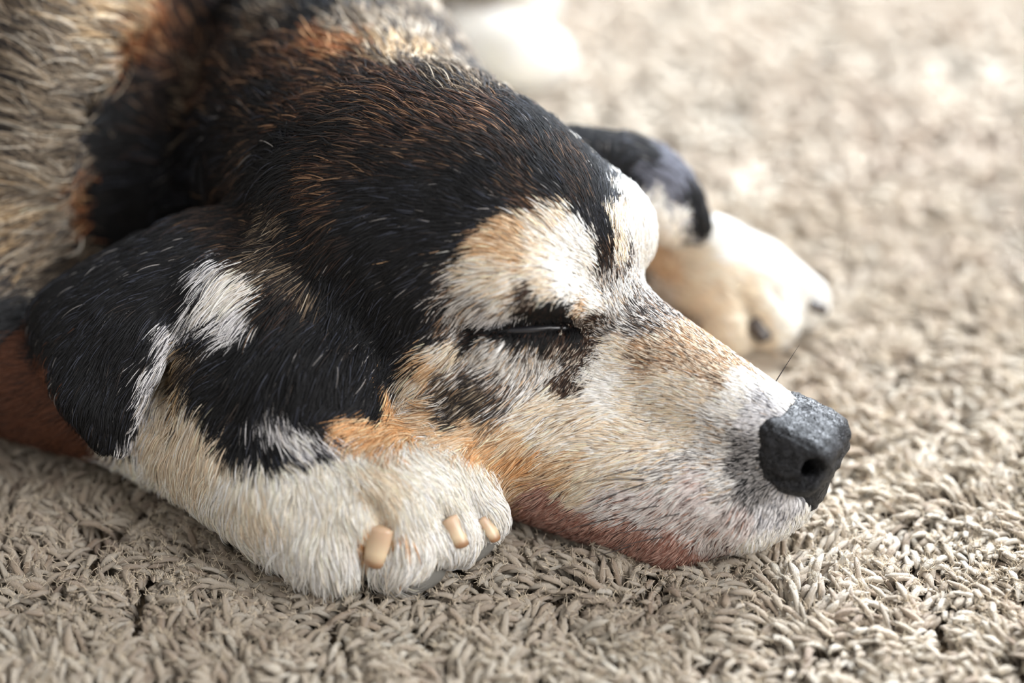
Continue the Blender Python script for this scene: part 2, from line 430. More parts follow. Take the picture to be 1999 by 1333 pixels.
# x, y in the photograph, hair direction (degrees: 0 right, 90 down, 180 left), palette, length, lift
CP = [
 # nose surroundings
 (1490,790,200,'SG',.35,30),(1530,775,205,'W',.4,35),(1450,760,205,'W',.45,30),(1470,825,195,'SG',.4,28),(1415,870,185,'WG',.5,28),(1410,905,175,'WG',.5,28),(1430,800,198,'W',.5,30),(1450,860,185,'NB',.3,25),
 (1440,900,175,'NB',.3,25),(1470,960,130,'NB',.3,25),(1540,985,110,'SG',.35,25),(1425,835,195,'WG',.5,30),(1400,800,195,'WG',.5,30),
 (1400,880,182,'WG',.45,28),(1420,940,165,'WG',.5,28),(1500,1000,115,'SG',.5,28),(1570,1000,100,'W',.55,30),(1450,1010,125,'PK',.6,28),
 (1480,1050,105,'W',.7,30),(1400,1060,110,'PK',.65,28),(1540,1040,95,'W',.6,30),
 # bridge
 (1550,765,215,'W',.4,30),(1500,735,215,'LT',.4,30),(1440,700,215,'BT',.42,28),(1480,720,215,'BT',.4,28),(1400,720,205,'BT',.42,25),(1340,700,200,'BT',.45,25),
 (1420,750,200,'BT',.42,25),(1370,660,213,'BT',.42,25),(1330,620,215,'SP',.42,25),(1290,580,222,'WG',.45,25),(1260,640,208,'SP',.45,25),
 (1230,590,228,'WG',.45,25),(1200,620,235,'WG',.45,25),(1280,700,195,'BT',.45,25),(1210,690,195,'LT',.5,25),(1190,640,225,'SP',.42,25),
 (1240,540,238,'WG',.45,25),(1200,550,245,'SP',.45,25),(1320,760,190,'LT',.5,25),(1380,780,192,'LT',.45,25),(1230,520,240,'SP',.45,25),(1270,555,235,'SP',.45,25),(1360,640,215,'SP',.42,25),(1300,610,215,'SP',.42,25),(1250,600,225,'SP',.42,25),
 # side of the muzzle
 (1350,840,182,'LT',.55,25),(1300,860,178,'LT',.6,25),(1250,780,185,'LT',.6,25),(1200,760,190,'W',.6,25),(1170,720,215,'W',.55,25),
 (1150,820,172,'LT',.7,25),(1220,900,165,'LT',.7,25),(1320,920,165,'WG',.6,25),(1360,950,158,'PK',.6,25),(1380,1000,140,'PK',.6,25),
 (1280,980,150,'PK',.65,25),(1200,980,155,'PK',.7,25),(1150,950,160,'CT',.7,25),(1100,900,160,'TN',.8,25),(1080,980,160,'RD',.7,22),
 (1040,1030,160,'RD',.6,22),(1100,1050,155,'RD',.6,22),(1180,1060,150,'RD',.6,20),(1250,1055,140,'RD',.6,22),(1200,1035,145,'RD',.6,22),(1150,1025,150,'RD',.6,22),(1340,1075,125,'RD',.6,22),(1100,1005,155,'RD',.6,22),(1380,1085,115,'RD',.6,22),(1300,1080,130,'RD',.6,22),
 (1220,1100,140,'RD',.5,20),(1330,1110,125,'RD',.5,22),(1400,1100,110,'PK',.6,25),
 # cheek
 (1050,800,150,'LT',.9,25),(1000,850,155,'TN',.9,25),(950,870,160,'OR',.9,25),(900,850,165,'TN',.95,25),(850,820,160,'TN',1.0,25),
 (800,830,165,'OR',1.1,25),(740,840,172,'OR',1.1,25),(690,840,178,'OR',1.1,25),(820,750,150,'LT',1.0,25),(780,790,155,'OR',1.0,25),(850,700,150,'TN',1.0,25),
 (900,755,140,'GD',.8,25),(935,765,142,'GD',.8,25),(975,775,145,'SP',.8,25),(880,780,150,'SP',.8,25),(950,780,145,'GD',.8,25),(900,720,140,'SP',.8,25),(980,740,135,'SP',.8,25),(900,810,150,'GD',.8,25),(930,830,150,'TN',.9,25),
 (1040,740,130,'WG',.8,25),(1000,700,125,'WG',.7,25),(1080,780,150,'LT',.8,25),(1120,790,165,'LT',.7,25),(1100,850,160,'LT',.8,25),
 (1020,900,160,'OR',.9,25),(900,905,45,'CR',.7,25),(945,945,55,'W',.7,25),(972,1000,60,'W',.8,28),(850,890,30,'CR',.6,22),(700,880,60,'CR',.6,22),(1010,930,160,'TN',.9,25),(1050,700,115,'WG',.6,25),(940,680,130,'WG',.7,25),(880,680,145,'LT',.9,25),
 # eye; the brown-black notch above it is painted lid shadow
 (930,650,150,'EY',.3,15),(980,648,140,'EY',.3,15),(1030,645,120,'EY',.3,15),(1080,640,110,'EY',.3,15),(1120,650,100,'EY',.3,15),
 (1100,670,110,'ES',.4,20),(1140,650,110,'ES',.4,20),(1150,690,115,'ES',.45,20),(1130,730,115,'ES',.5,20),(1105,750,120,'ES',.5,20),(1160,630,210,'ES',.35,20),
 (1040,575,140,'ES',.35,30),(1060,592,110,'EY',.35,25),(1100,598,90,'EY',.3,25),(1135,618,80,'ES',.35,25),(1000,615,130,'SG',.6,30),
 (960,612,140,'SG',.9,30),(1010,620,130,'EY',.3,15),(1060,612,120,'EY',.3,15),(1105,615,110,'EY',.3,15),(960,637,140,'EY',.3,15),(920,655,150,'EY',.3,15),(1010,660,130,'EY',.4,18),(1060,662,120,'EY',.4,18),(1040,690,125,'WG',.6,22),(990,680,130,'WG',.6,22),(1110,640,100,'EY',.3,15),(1085,700,125,'WG',.6,22),(1145,600,200,'TN',.4,28),(900,640,140,'SP',.6,25),(1045,605,110,'EY',.4,30),
 # brow
 (1140,560,200,'W',.5,30),(1150,500,215,'W',.5,30),(1110,470,220,'W',.55,30),(1100,530,195,'W',.5,30),(1060,560,180,'LT',.45,35),(1060,500,195,'LT',.6,30),
 (1040,450,215,'LT',.7,30),(1000,405,205,'K',.7,28),(955,415,200,'K',.8,25),(1045,395,222,'KB',.6,28),(990,455,200,'TN',.7,30),(1020,500,190,'TN',.7,28),(960,480,190,'TN',.8,28),(950,530,175,'LT',.9,28),(1000,550,165,'LT',.8,28),
 (940,580,150,'WG',1.0,28),(980,595,150,'WG',.9,28),(1010,445,210,'TN',.7,30),(900,560,160,'SP',1.0,25),(880,610,145,'SP',1.0,25),(1120,580,190,'W',.45,30),
 (1155,600,200,'W',.45,30),(1090,440,225,'LT',.6,30),(1040,410,225,'BR',.6,28),(1000,380,220,'KB',.7,28),
 # far brow
 (1250,400,275,'W',.8,38),(1220,380,275,'W',.6,30),(1280,440,268,'W',.9,38),(1240,460,262,'W',.6,30),(1300,470,270,'W',.8,38),(1205,440,268,'LT',.6,28),(1210,500,255,'LT',.6,28),
 (1255,510,255,'W',.5,30),(1290,520,250,'TN',.4,30),(1300,420,280,'W',.9,38),
 # middle stripe and forehead
 (1185,510,250,'KB',.45,25),(1180,460,252,'K',.5,25),(1150,430,245,'K',.5,25),(1185,400,258,'K',.55,25),(1190,350,258,'K',.6,25),(1130,380,240,'KB',.6,25),
 (1080,360,232,'K',.65,25),(1100,310,235,'KB',.7,25),(1000,300,220,'KB',.8,25),(1050,260,225,'K',.8,25),(1170,300,250,'K',.7,25),(1215,350,262,'K',.6,25),
 (950,360,205,'K',.8,25),(900,300,205,'KB',.9,25),(900,400,190,'K',.9,25),(950,430,195,'K',.8,25),(850,450,170,'K',1.0,22),(850,540,150,'K',1.1,22),
 (920,470,185,'K',.8,22),(800,380,185,'K',1.1,22),(720,420,170,'K',1.1,25),(800,620,125,'K',1.1,22),(850,640,130,'K',1.0,22),(780,700,120,'K',1.1,22),(720,600,115,'K',1.2,20),
 (700,720,110,'K',1.2,20),(640,650,110,'K',1.3,20),(740,780,130,'K',1.2,20),(680,790,150,'K',1.1,20),(860,590,135,'K',1.0,22),(820,680,130,'K',1.0,22),
 (640,780,150,'K',1.2,20),(600,720,110,'K',1.4,20),(560,650,125,'K',1.5,22),(500,690,135,'K',1.6,22),(450,720,140,'K',1.6,22),(520,760,130,'K',1.5,22),
 (860,240,200,'BR',1.1,22),(950,240,210,'BR',1.0,22),(780,240,200,'BR',1.3,22),(780,320,195,'KB',1.3,22),(700,320,192,'KB',1.4,22),(650,370,188,'BR',1.4,22),
 # neck
 (700,240,198,'KB',1.8,22),(620,200,198,'BR',2.0,22),(700,160,205,'BR',2.0,22),(760,190,205,'BR',1.8,22),(560,130,205,'BR',2.2,22),(640,110,210,'RT',2.2,22),(600,140,205,'BR',2.2,22),
 (500,250,192,'KB',2.2,22),(400,190,200,'GD',2.4,22),(430,130,210,'BR',2.4,22),(500,120,210,'KB',2.4,22),(540,200,200,'K',2.2,22),(450,300,190,'K',2.2,22),(560,320,190,'K',1.8,22),
 (350,240,200,'KB',2.4,22),(380,320,190,'K',2.2,22),(450,370,185,'KB',1.8,20),(320,330,190,'K',2.2,20),(600,400,180,'KB',1.4,20),(250,300,200,'DK',2.0,20),
 (230,400,190,'DK',2.0,20),(270,420,180,'DK',2.0,20),(250,220,205,'DK',2.0,20),(300,170,210,'KB',2.4,22),(330,120,215,'BR',2.6,22),(370,60,225,'BR',2.6,22),(470,40,225,'K',2.6,24),(560,40,230,'GD',2.6,24),
 (640,40,235,'K',2.4,25),(700,60,235,'GZ',2.4,25),(760,40,240,'GD',2.6,25),(800,80,240,'GZ',2.6,25),(850,80,240,'GD',2.6,25),(860,140,230,'GZ',2.4,25),(900,165,235,'GD',2.4,25),
 (820,20,245,'GZ',2.8,25),(720,10,240,'GZ',2.8,25),(800,120,235,'GY',2.4,25),
 # shoulder
 (60,60,225,'GD',3.0,25),(150,100,222,'GZ',3.0,25),(230,60,225,'GY',3.0,25),(290,40,228,'GY',3.0,25),(320,80,225,'RT',2.8,25),(280,120,220,'RT',2.8,22),(60,200,215,'GD',3.0,25),(130,200,215,'GZ',3.0,25),
 (190,150,215,'GZ',3.0,22),(30,300,195,'GZ',3.0,22),(100,330,195,'GZ',3.0,22),(170,320,200,'GD',2.6,22),(60,420,180,'GY',2.8,22),(140,420,182,'GZ',2.6,22),(160,480,178,'GD',2.4,20),
 (60,520,170,'GD',2.6,20),(20,600,160,'DK',2.4,20),(100,560,165,'GD',2.4,20),(10,10,225,'K',3.0,25),(170,390,190,'RT',2.4,20),
 # elbow and forearm
 (40,700,170,'BO',1.2,18),(100,720,165,'BO',1.2,18),(60,790,170,'BO',1.2,18),(120,800,160,'BO',1.2,18),(30,850,170,'BO',1.2,18),
 (150,880,130,'CT',1.6,25),(280,800,115,'CT',1.2,25),(330,860,110,'CT',1.2,25),(300,920,105,'CR',1.4,25),(400,900,105,'CT',1.1,25),(420,980,100,'CR',1.2,25),(500,950,100,'CT',1.0,25),(340,760,110,'CT',1.2,25),
 # near paw
 (560,940,105,'CR',.9,25),(640,920,110,'CR',.7,25),(720,900,40,'CT',.6,22),(800,900,30,'CR',.6,22),(880,920,45,'CR',.6,22),(600,1020,95,'CR',1.0,28),(560,1080,95,'W',1.7,36),
 (660,1080,92,'W',1.6,36),(700,1000,80,'CR',.7,25),(640,1120,92,'W',1.9,38),(590,1120,95,'W',1.9,38),(700,1110,95,'W',1.9,38),(740,1000,70,'CT',.5,22),(800,1000,75,'CR',.8,25),(745,1040,80,'OR',.4,20),(752,1060,80,'OR',.4,20),(860,980,60,'CR',.7,25),(920,980,60,'W',.7,25),(960,1020,65,'W',.8,28),
 (770,1080,100,'W',1.7,36),(820,1075,85,'W',1.3,32),(900,1020,70,'W',.9,30),(930,1050,80,'W',1.2,32),(750,1100,100,'W',2.2,40),(740,960,60,'CT',.5,22),
 # near ear
 (600,440,170,'K',1.0,22),(560,440,160,'GD',1.0,25),(500,440,168,'KB',1.0,20),(430,440,165,'KB',1.0,20),(400,470,165,'K',1.0,18),(300,500,158,'K',1.0,18),(200,550,150,'K',1.0,18),(110,600,140,'K',1.0,20),(95,640,130,'K',.9,20),
 (120,700,120,'K',1.0,18),(200,700,115,'K',1.0,18),(260,650,125,'K',1.0,18),(180,800,110,'K',1.0,18),(220,850,105,'K',1.0,18),
 (405,600,135,'SG',1.3,22),(362,640,128,'SG',1.1,20),(325,688,120,'SG',1.1,20),(298,740,112,'SG',1.0,20),(278,790,108,'SG',1.0,20),(255,845,105,'SG',.9,20),(300,670,125,'K',1.0,18),(270,730,115,'K',1.0,18),(240,800,110,'K',1.0,18),(340,600,135,'K',1.0,18),(390,555,145,'K',1.0,18),(460,560,140,'W',1.5,25),(500,540,140,'W',1.5,25),(420,530,150,'SG',1.2,22),(360,560,140,'K',1.0,18),(240,740,112,'K',1.0,18),(400,510,155,'K',1.0,18),
 (540,510,140,'GD',1.5,25),(590,530,135,'GD',1.5,25),(560,580,130,'KB',1.6,25),(490,490,150,'KB',1.1,20),(580,490,150,'KB',1.3,25),(640,520,110,'K',1.3,22),(650,450,120,'KB',1.2,25),(600,480,140,'KB',1.2,25),
 (470,610,140,'SG',1.6,25),(420,640,145,'K',1.5,25),(370,690,140,'GY',1.2,25),(330,720,135,'GY',1.2,25),(400,680,140,'GD',1.3,25),
 # jowl below the ear
 (450,790,130,'K',1.3,22),(480,840,130,'K',1.3,22),(455,820,130,'K',1.3,22),(540,850,40,'K',1.0,22),(540,810,60,'SG',1.0,28),(580,830,35,'SG',1.0,28),(620,850,20,'SG',.9,28),(600,800,60,'K',1.1,22),(520,880,60,'K',1.1,22),(570,870,30,'SG',.9,25),
 (560,780,90,'K',1.2,22),(490,860,100,'K',1.2,22),(520,872,60,'K',1.1,22),(560,878,40,'K',1.0,22),(600,868,30,'K',.9,22),(480,915,100,'CR',1.1,22),(520,915,90,'CR',1.0,22),(560,915,80,'CR',.9,22),(600,905,70,'CR',.8,22),(640,890,60,'CR',.7,22),(390,780,120,'CT',1.2,22),(415,830,120,'CT',1.2,22),(440,890,115,'CT',1.2,22),(460,920,110,'CR',1.2,22),(360,740,130,'GY',1.3,22),(340,700,135,'GY',1.3,22),(385,710,135,'GD',1.3,22),(420,740,130,'K',1.3,22),(560,835,40,'W',1.0,28),(640,835,20,'K',.9,22),
 # far ear
 (1150,280,20,'K',.9,22),(1200,290,25,'K',.9,22),(1240,290,30,'K',.9,22),(1290,312,40,'GB',.9,22),(1280,325,40,'GB',.9,22),(1250,340,50,'GB',.9,22),(1300,360,50,'GB',.9,22),(1330,370,60,'K',.9,22),(1350,400,65,'K',.9,22),(1340,430,75,'K',.9,22),(1310,400,65,'GB',.9,22),
 # far paw: white top, the shading below painted as tan hair
 (1350,500,10,'CT',.7,25),(1400,480,5,'W',.7,25),(1470,490,20,'W',.7,25),(1530,530,35,'W',.7,25),(1590,580,45,'W',.7,25),(1420,560,30,'CT',.7,25),(1370,560,40,'CT',.7,25),(1500,590,40,'CR',.7,25),(1560,630,50,'W',.7,25),(1440,640,60,'CT',.7,25),
 (1400,600,50,'CT',.7,25),(1470,600,50,'CT',.6,25),
 # hind foot
 (920,90,10,'W',.9,25),(1000,90,0,'W',.9,25),(1060,110,10,'W',.9,25),(1000,130,10,'CR',.9,25),(960,120,10,'CR',.9,25),
]
# parts of the coat the photograph does not show: position, direction, palette, length, lift
CW = [((-20, 20, 18), (-.3, 1, 0), 'GD', 3, 22), ((-15, 40, 17), (0, 1, 0), 'K', 3, 22), ((-12, 60, 16), (0, 1, 0), 'KB', 3, 22), ((-26, 45, 8), (0, 1, -.4), 'GZ', 3, 22), ((-33, 20, 8), (-.5, .8, -.4), 'GD', 3, 22),
      ((-4, 40, 7), (.2, 1, -.5), 'GZ', 2.6, 22), ((0, 52, 5), (.2, 1, -.5), 'GZ', 2.4, 22), ((5, 44, 3), (.2, .2, -1), 'W', 1.4, 22), ((-6, 22, 4), (.3, .3, -1), 'W', 2, 22), ((-10, 14, 2), (0, .3, -1), 'W', 1.5, 22),
      ((-5, 17, 3), (1, -.3, -.3), 'CR', .9, 22), ((-24, 0, 0), (0, -.2, -1), 'BO', 1.2, 20), ((-10, 76, 4), (.8, .4, -.4), 'K', 3, 22),
      (H(-8, 6, 1), -F_, 'K', 1.2, 22), (H(-4, 7, -3), -F_ - U_, 'K', 1.1, 22), (H(3, 5, -4), -F_, 'TN', .8, 22), (H(8, 3.6, -3.6), -F_, 'LT', .6, 22), (H(8, 0, -8.5), -F_, 'W', .6, 22), (H(0, 6, -7), -F_, 'TN', .9, 22)]

cpx = np.array([c[0] for c in CP], float); cpy = np.array([c[1] for c in CP], float)
cpos, cdist = surf(cpx, cpy)
cn = B.grad(cpos)
ang = np.radians([c[2] for c in CP])
vimg = np.cos(ang)[:, None] * RGT - np.sin(ang)[:, None] * UPV
vray = nrm(cpos - CAM)
den = (vray * cn).sum(1, keepdims=True); den = np.where(np.abs(den) < .35, -.35, den)
cdir = nrm(vimg - (vimg * cn).sum(1, keepdims=True) / den * vray)
keep = cdist < .5
CPOS = np.concatenate([cpos[keep], np.array([c[0] for c in CW])])
CDIR = np.concatenate([cdir[keep], nrm(np.array([c[1] for c in CW], float))])
CPAL = np.array([PN.index(c[3]) for c, k in zip(CP, keep) if k] + [PN.index(c[2]) for c in CW])
CLEN = np.array([c[4] for c, k in zip(CP, keep) if k] + [c[3] for c in CW])
CLIFT = np.radians(np.array([c[5] for c, k in zip(CP, keep) if k] + [c[4] for c in CW], float))
NP_ = len(PN)
onehot = np.eye(NP_)[CPAL]
def coat(P, Nn, chunk=20000):
    """palette weights, flow direction, length and lift at surface points"""
    pw = np.empty((len(P), NP_), np.float32); fl = np.empty((len(P), 3)); ln = np.empty(len(P)); lf = np.empty(len(P))
    cn2 = B.grad(CPOS)
    for i in range(0, len(P), chunk):
        q = P[i:i + chunk]
        d2 = ((q * q).sum(1)[:, None] + (CPOS * CPOS).sum(1)[None] - 2 * q @ CPOS.T)
        d2 = np.maximum(d2, 0) * (2.0 - 1.0 * (Nn[i:i + chunk] @ cn2.T)) + .02   # other side of a limb counts as farther
        ws = d2 ** -4.5; wl = d2 ** -1.5
        ws /= ws.sum(1, keepdims=True); wl /= wl.sum(1, keepdims=True)
        pw[i:i + chunk] = ws @ onehot; fl[i:i + chunk] = wl @ CDIR
        ln[i:i + chunk] = wl @ CLEN; lf[i:i + chunk] = wl @ CLIFT
    return pw, fl, ln, lf
PC = [np.array([srgb(c) for _, c in PAL[n][0]]) for n in PN]
PP = [np.cumsum([p for p, _ in PAL[n][0]]) for n in PN]
SKIN = np.array([srgb(PAL[n][1]) for n in PN])

# ---------------------------------------------------------------- the dog
dog = bpy.data.objects.new('dog', None); scene.collection.objects.link(dog)
dog.location = W((-10, 20, 0)); dog.empty_display_size = .1
dog['label'] = 'black, tan and white dog asleep with its chin and paws on the shaggy beige carpet'
dog['category'] = 'dog'
V, Fq = B.mesh()
Nv = B.grad(V)
jn = [Noise(1.6, s) for s in (1, 2, 3)]
jit = np.stack([n(V) for n in jn], -1) * .18
pw, _, _, _ = coat(V + jit, Nv)
skin = pw @ SKIN * .8  # darkened so the shade between hairs is in the colour
m = Mat('dog_skin')
at_ = m.n('ShaderNodeAttribute', attribute_name='coat'); m.l(at_.outputs['Color'], m.b.inputs['Base Color'])
m.b.inputs['Roughness'].default_value = .7
m.b.inputs['Subsurface Weight'].default_value = 0
body = new_mesh('body', V - Nv * .04, Fq, m.m, dog)
ca = body.data.color_attributes.new('coat', 'FLOAT_COLOR', 'POINT')
ca.data.foreach_set('color', np.concatenate([skin, np.ones((len(V), 1))], 1).astype(np.float32).ravel())

# nose pad with nostrils
nf = Field(np.arange(-2.6, 2.61, .07), np.arange(-2.8, 2.81, .07), np.arange(-2.6, 2.61, .07))
def rbox(c, b, r_, k):
    c = np.asarray(c); b = np.asarray(b)
    def fn(P):
        q = np.abs(P - c) - b
        return np.linalg.norm(np.maximum(q, 0), axis=-1) + np.minimum(q.max(-1), 0) - r_
    nf.put(fn, c - b - r_, c + b + r_, k)
rbox((.0, 0, .48), (.62, .68, .12), .74, .3)                        # top of the pad
rbox((.35, 0, -.75), (.50, .30, .65), .50, .45)                      # lower front, narrowing to the lip
for sd in (-1, 1):
    nf.ell((.1, sd * 1.12, -.05), (1.25, .66, .72), k=.3)           # wings
def nose_pt(px, py):
    """where the line of sight of a pixel meets the near side of the pad, in the pad's own frame"""
    d = ray(px, py); t = 60.
    for _ in range(400):
        q = ((CAM + d * t - NO) @ HR / NS)
        if np.abs(q).max() < 2.5 and nf.sample(q[None])[0] < .02: break
        t += .05
    return q
hole = nose_pt(1590, 915)
slit = [nose_pt(*p) for p in ((1578, 938), (1550, 948), (1520, 940), (1492, 918))]
for sd in (-1, 1):
    f = np.array([1, -sd, 1.0])
    nf.cone(hole * f + np.array([.1, sd * .05, 0]), np.array([.2, sd * .7, .05]), .36, .2, k=.12, op='sub')
    nf.cone(hole * f, slit[0] * f, .30, .20, k=.12, op='sub')
    for i in range(3): nf.cone(slit[i] * f, slit[i + 1] * f, .19 - .03 * i, .16 - .03 * i, k=.12, op='sub')
nf.cone((1.6, 0, .3), (1.5, 0, -1.9), .10, .10, k=.15, op='sub')     # groove
def nose_noise(P): return P
nv, nq = nf.mesh()
nn_ = Noise(.5, 11); n2 = Noise(.22, 12)
ng = nf.grad(nv, .07)
nv = nv + ng * (nn_(nv) * .018 + n2(nv) * .008)[:, None]
nm = Mat('nose_leather')
tc = nm.n('ShaderNodeTexCoord'); vo = nm.n('ShaderNodeTexVoronoi', feature='DISTANCE_TO_EDGE'); vo.inputs['Scale'].default_value = 230
v3 = nm.n('ShaderNodeTexVoronoi', feature='DISTANCE_TO_EDGE'); v3.inputs['Scale'].default_value = 700
nz = nm.n('ShaderNodeTexNoise'); nz.inputs['Scale'].default_value = 260
mx = nm.n('ShaderNodeMixRGB'); mx.inputs[0].default_value = .012
nm.l(tc.outputs['Object'], nz.inputs['Vector'])
nm.l(tc.outputs['Object'], mx.inputs[1]); nm.l(nz.outputs['Color'], mx.inputs[2])
for v in (vo, v3): nm.l(mx.outputs[0], v.inputs['Vector'])
r1 = nm.n('ShaderNodeMapRange'); r1.inputs[2].default_value = .07; nm.l(vo.outputs['Distance'], r1.inputs[0])
r2 = nm.n('ShaderNodeMapRange'); r2.inputs[2].default_value = .12; nm.l(v3.outputs['Distance'], r2.inputs[0])
b1 = nm.n('ShaderNodeBump'); b1.inputs['Strength'].default_value = .9; b1.inputs['Distance'].default_value = .0022
b2 = nm.n('ShaderNodeBump'); b2.inputs['Strength'].default_value = .6; b2.inputs['Distance'].default_value = .0003
nm.l(r1.outputs[0], b1.inputs['Height']); nm.l(r2.outputs[0], b2.inputs['Height']); nm.l(b1.outputs[0], b2.inputs['Normal'])
nm.l(b2.outputs[0], nm.b.inputs['Normal'])
cr = nm.n('ShaderNodeValToRGB'); cr.color_ramp.elements[0].color = (.006, .006, .007, 1); cr.color_ramp.elements[1].color = (.022, .023, .027, 1)
nm.l(nz.outputs['Fac'], cr.inputs[0]); nm.l(cr.outputs[0], nm.b.inputs['Base Color'])
nm.b.inputs['Roughness'].default_value = .42; nm.b.inputs['Specular IOR Level'].default_value = .25
nose = new_mesh('nose', (nv * NS) @ HR.T + NO, nq, nm.m, dog)

# eye behind the nearly closed lids
em = Mat('eye'); em.b.inputs['Base Color'].default_value = (.01, .008, .008, 1); em.b.inputs['Roughness'].default_value = .15
ef = Field(np.arange(-1.6, 1.61, .12), np.arange(-1.6, 1.61, .12), np.arange(-1.6, 1.61, .12))
ef.ell((0, 0, 0), (1.05, 1.05, 1.05), k=.1)
ev, eq = ef.mesh()
for c in (eyec,):
    new_mesh('eye', ev + c, eq, em.m, dog)

# wet dark rims of the lids
lm = Mat('eyelid_skin'); lm.b.inputs['Base Color'].default_value = (.012, .012, .015, 1); lm.b.inputs['Roughness'].default_value = .32
q_ = surf([930, 965, 1000, 1035, 1070, 1105, 1140], [650, 643, 634, 630, 630, 636, 648])[0]
qn = B.grad(q_)
for off, name in ((.28, 'upper_eyelid'), (-.22, 'lower_eyelid')):
    pth = q_ + UPV * (off * np.array([.1, .6, 1, 1.1, 1, .7, .1]))[:, None] + qn * .10
    tv, tf = tube(np.array([pth[0] + (pth[1] - pth[0]) * .0, *pth[1:]]), np.array([.06, .12, .16, .17, .16, .12, .06]), 12)
    new_mesh(name, tv, tf, lm.m, dog)

# claws
cm = Mat('claw_horn'); 
ca_ = cm.n('ShaderNodeAttribute', attribute_name='along'); cz = cm.n('ShaderNodeTexNoise'); cz.inputs['Scale'].default_value = 350
cq = cm.n('ShaderNodeMath', operation='MULTIPLY_ADD'); cq.inputs[1].default_value = .35; cm.l(cz.outputs['Fac'], cq.inputs[0]); cm.l(ca_.outputs['Fac'], cq.inputs[2])
cg = cm.n('ShaderNodeValToRGB'); g = cg.color_ramp.elements; g[0].position = .45; g[0].color = (.56, .40, .27, 1); g[1].position = 1.2; g[1].color = (.30, .17, .09, 1)
g2 = g.new(.8); g2.color = (.70, .56, .38, 1); g2 = g.new(.98); g2.color = (.46, .32, .20, 1)
cm.l(cq.outputs[0], cg.inputs[0]); cm.l(cg.outputs[0], cm.b.inputs['Base Color'])
cm.b.inputs['Roughness'].default_value = .35
cm.b.inputs['Subsurface Weight'].default_value = .25; cm.b.inputs['Subsurface Scale'].default_value = .004
dk = Mat('dark_claw_horn'); dk.b.inputs['Base Color'].default_value = (.035, .025, .02, 1); dk.b.inputs['Roughness'].default_value = .35
def claw(a, b, r, mat, label=None):
    a = np.asarray(a); b = np.asarray(b); mid = (a + b) / 2 + (UPV * .6 + np.array([.3, -.3, 0])) * .2
    t = np.linspace(0, 1, 14)[:, None]
    P = a * (1 - t) ** 2 + 2 * mid * t * (1 - t) + b * t ** 2
    rr = r * (1 - .28 * t[:, 0] ** 1.5); rr[-1] *= .45; rr[-2] *= .86
    P[-1] = P[-2] + (P[-1] - P[-2]) * .5
    v, f = tube(P, rr, 18, .7)
    v[-1] = P[-1]
    o = new_mesh('claw', v, f, mat, dog)
    c = o.data.attributes.new('along', 'FLOAT', 'POINT')
    c.data.foreach_set('value', np.concatenate([np.repeat(t[:, 0], 18), [0, 1]]).astype(np.float32))
    if label: o['label'] = label
    return o
def s1(px, py, out=0.):
    p, _ = surf(px, py); n = B.grad(p); return (p + n * out)[0]
claw(s1(742, 1030, .15), s1(730, 1066, .2) + np.array([-.05, -.35, -.75]), .56, cm.m)
claw(s1(880, 1012, .1), s1(892, 1040, .2) + np.array([.25, -.3, -.6]), .42, cm.m)
claw(s1(942, 1012, .05), s1(952, 1028, .2) + np.array([.35, -.25, -.55]), .33, cm.m)
claw(s1(1470, 628, 0), at(1498, 668, 1.0), .62, dk.m, 'dark claw')
claw(s1(1580, 592, 0), at(1612, 610, 1.3), .45, dk.m, 'dark claw')

# toe pads of the near paw
pm = Mat('paw_pad'); pm.b.inputs['Base Color'].default_value = (.40, .385, .35, 1); pm.b.inputs['Roughness'].default_value = .75
pz = pm.n('ShaderNodeTexNoise'); pz.inputs['Scale'].default_value = 900; pb = pm.n('ShaderNodeBump'); pb.inputs['Distance'].default_value = .0006
pm.l(pz.outputs['Fac'], pb.inputs['Height']); pm.l(pb.outputs[0], pm.b.inputs['Normal'])
pf = Field(np.arange(-1.6, 1.61, .12), np.arange(-1.6, 1.61, .12), np.arange(-1.6, 1.61, .12))
pf.ell((0, 0, 0), (1.2, .8, .62), k=.1)
pv, pq = pf.mesh()
for c, sc, R in ((at(815, 1122, .45), 1.0, Rz((1, .35, .15))), (at(922, 1066, .95), .9, Rz((1, .5, .3))), (at(692, 1112, .8), .8, Rz((1, .2, .1)))):
    new_mesh('toe_pad', (pv * sc) @ R.T + c, pq, pm.m, dog)

# whiskers
wm = Mat('whisker_hair'); wm.b.inputs['Base Color'].default_value = (.03, .022, .02, 1); wm.b.inputs['Roughness'].default_value = .4
def whisker(x0, y0, x1, y1, x2, y2, lift, r=.03):
    a = s1(x0, y0, .1); lift = lift + .35; n = B.grad(a[None])[0]
    _, _, d = project(a)
    b = ad(x1, y1, d) + n * lift * .6; c = ad(x2, y2, d) + n * lift
    t = np.linspace(0, 1, 12)[:, None]
    P = a * (1 - t) ** 2 + 2 * b * t * (1 - t) + c * t ** 2
    v, f = tube(P, r * (1 - .85 * t[:, 0]), 5)
    new_mesh('whisker', v, f, wm.m, dog)
for w in [(1262,935,1190,928,1120,938,.5), (1255,945,1180,960,1085,1015,.5), (1290,1030,1240,1022,1180,1030,.4), (1300,1045,1240,1045,1170,1060,.4),
          (1240,915,1170,930,1120,945,.5), (1210,960,1160,975,1110,1000,.4), (1330,1000,1290,1000,1240,1010,.4), (1200,1010,1150,1010,1090,1025,.3),
          (1290,985,1230,985,1180,1000,.4), (1240,1060,1190,1070,1140,1070,.3), (1512,748,1530,718,1548,690,.1)]:
    whisker(*w)

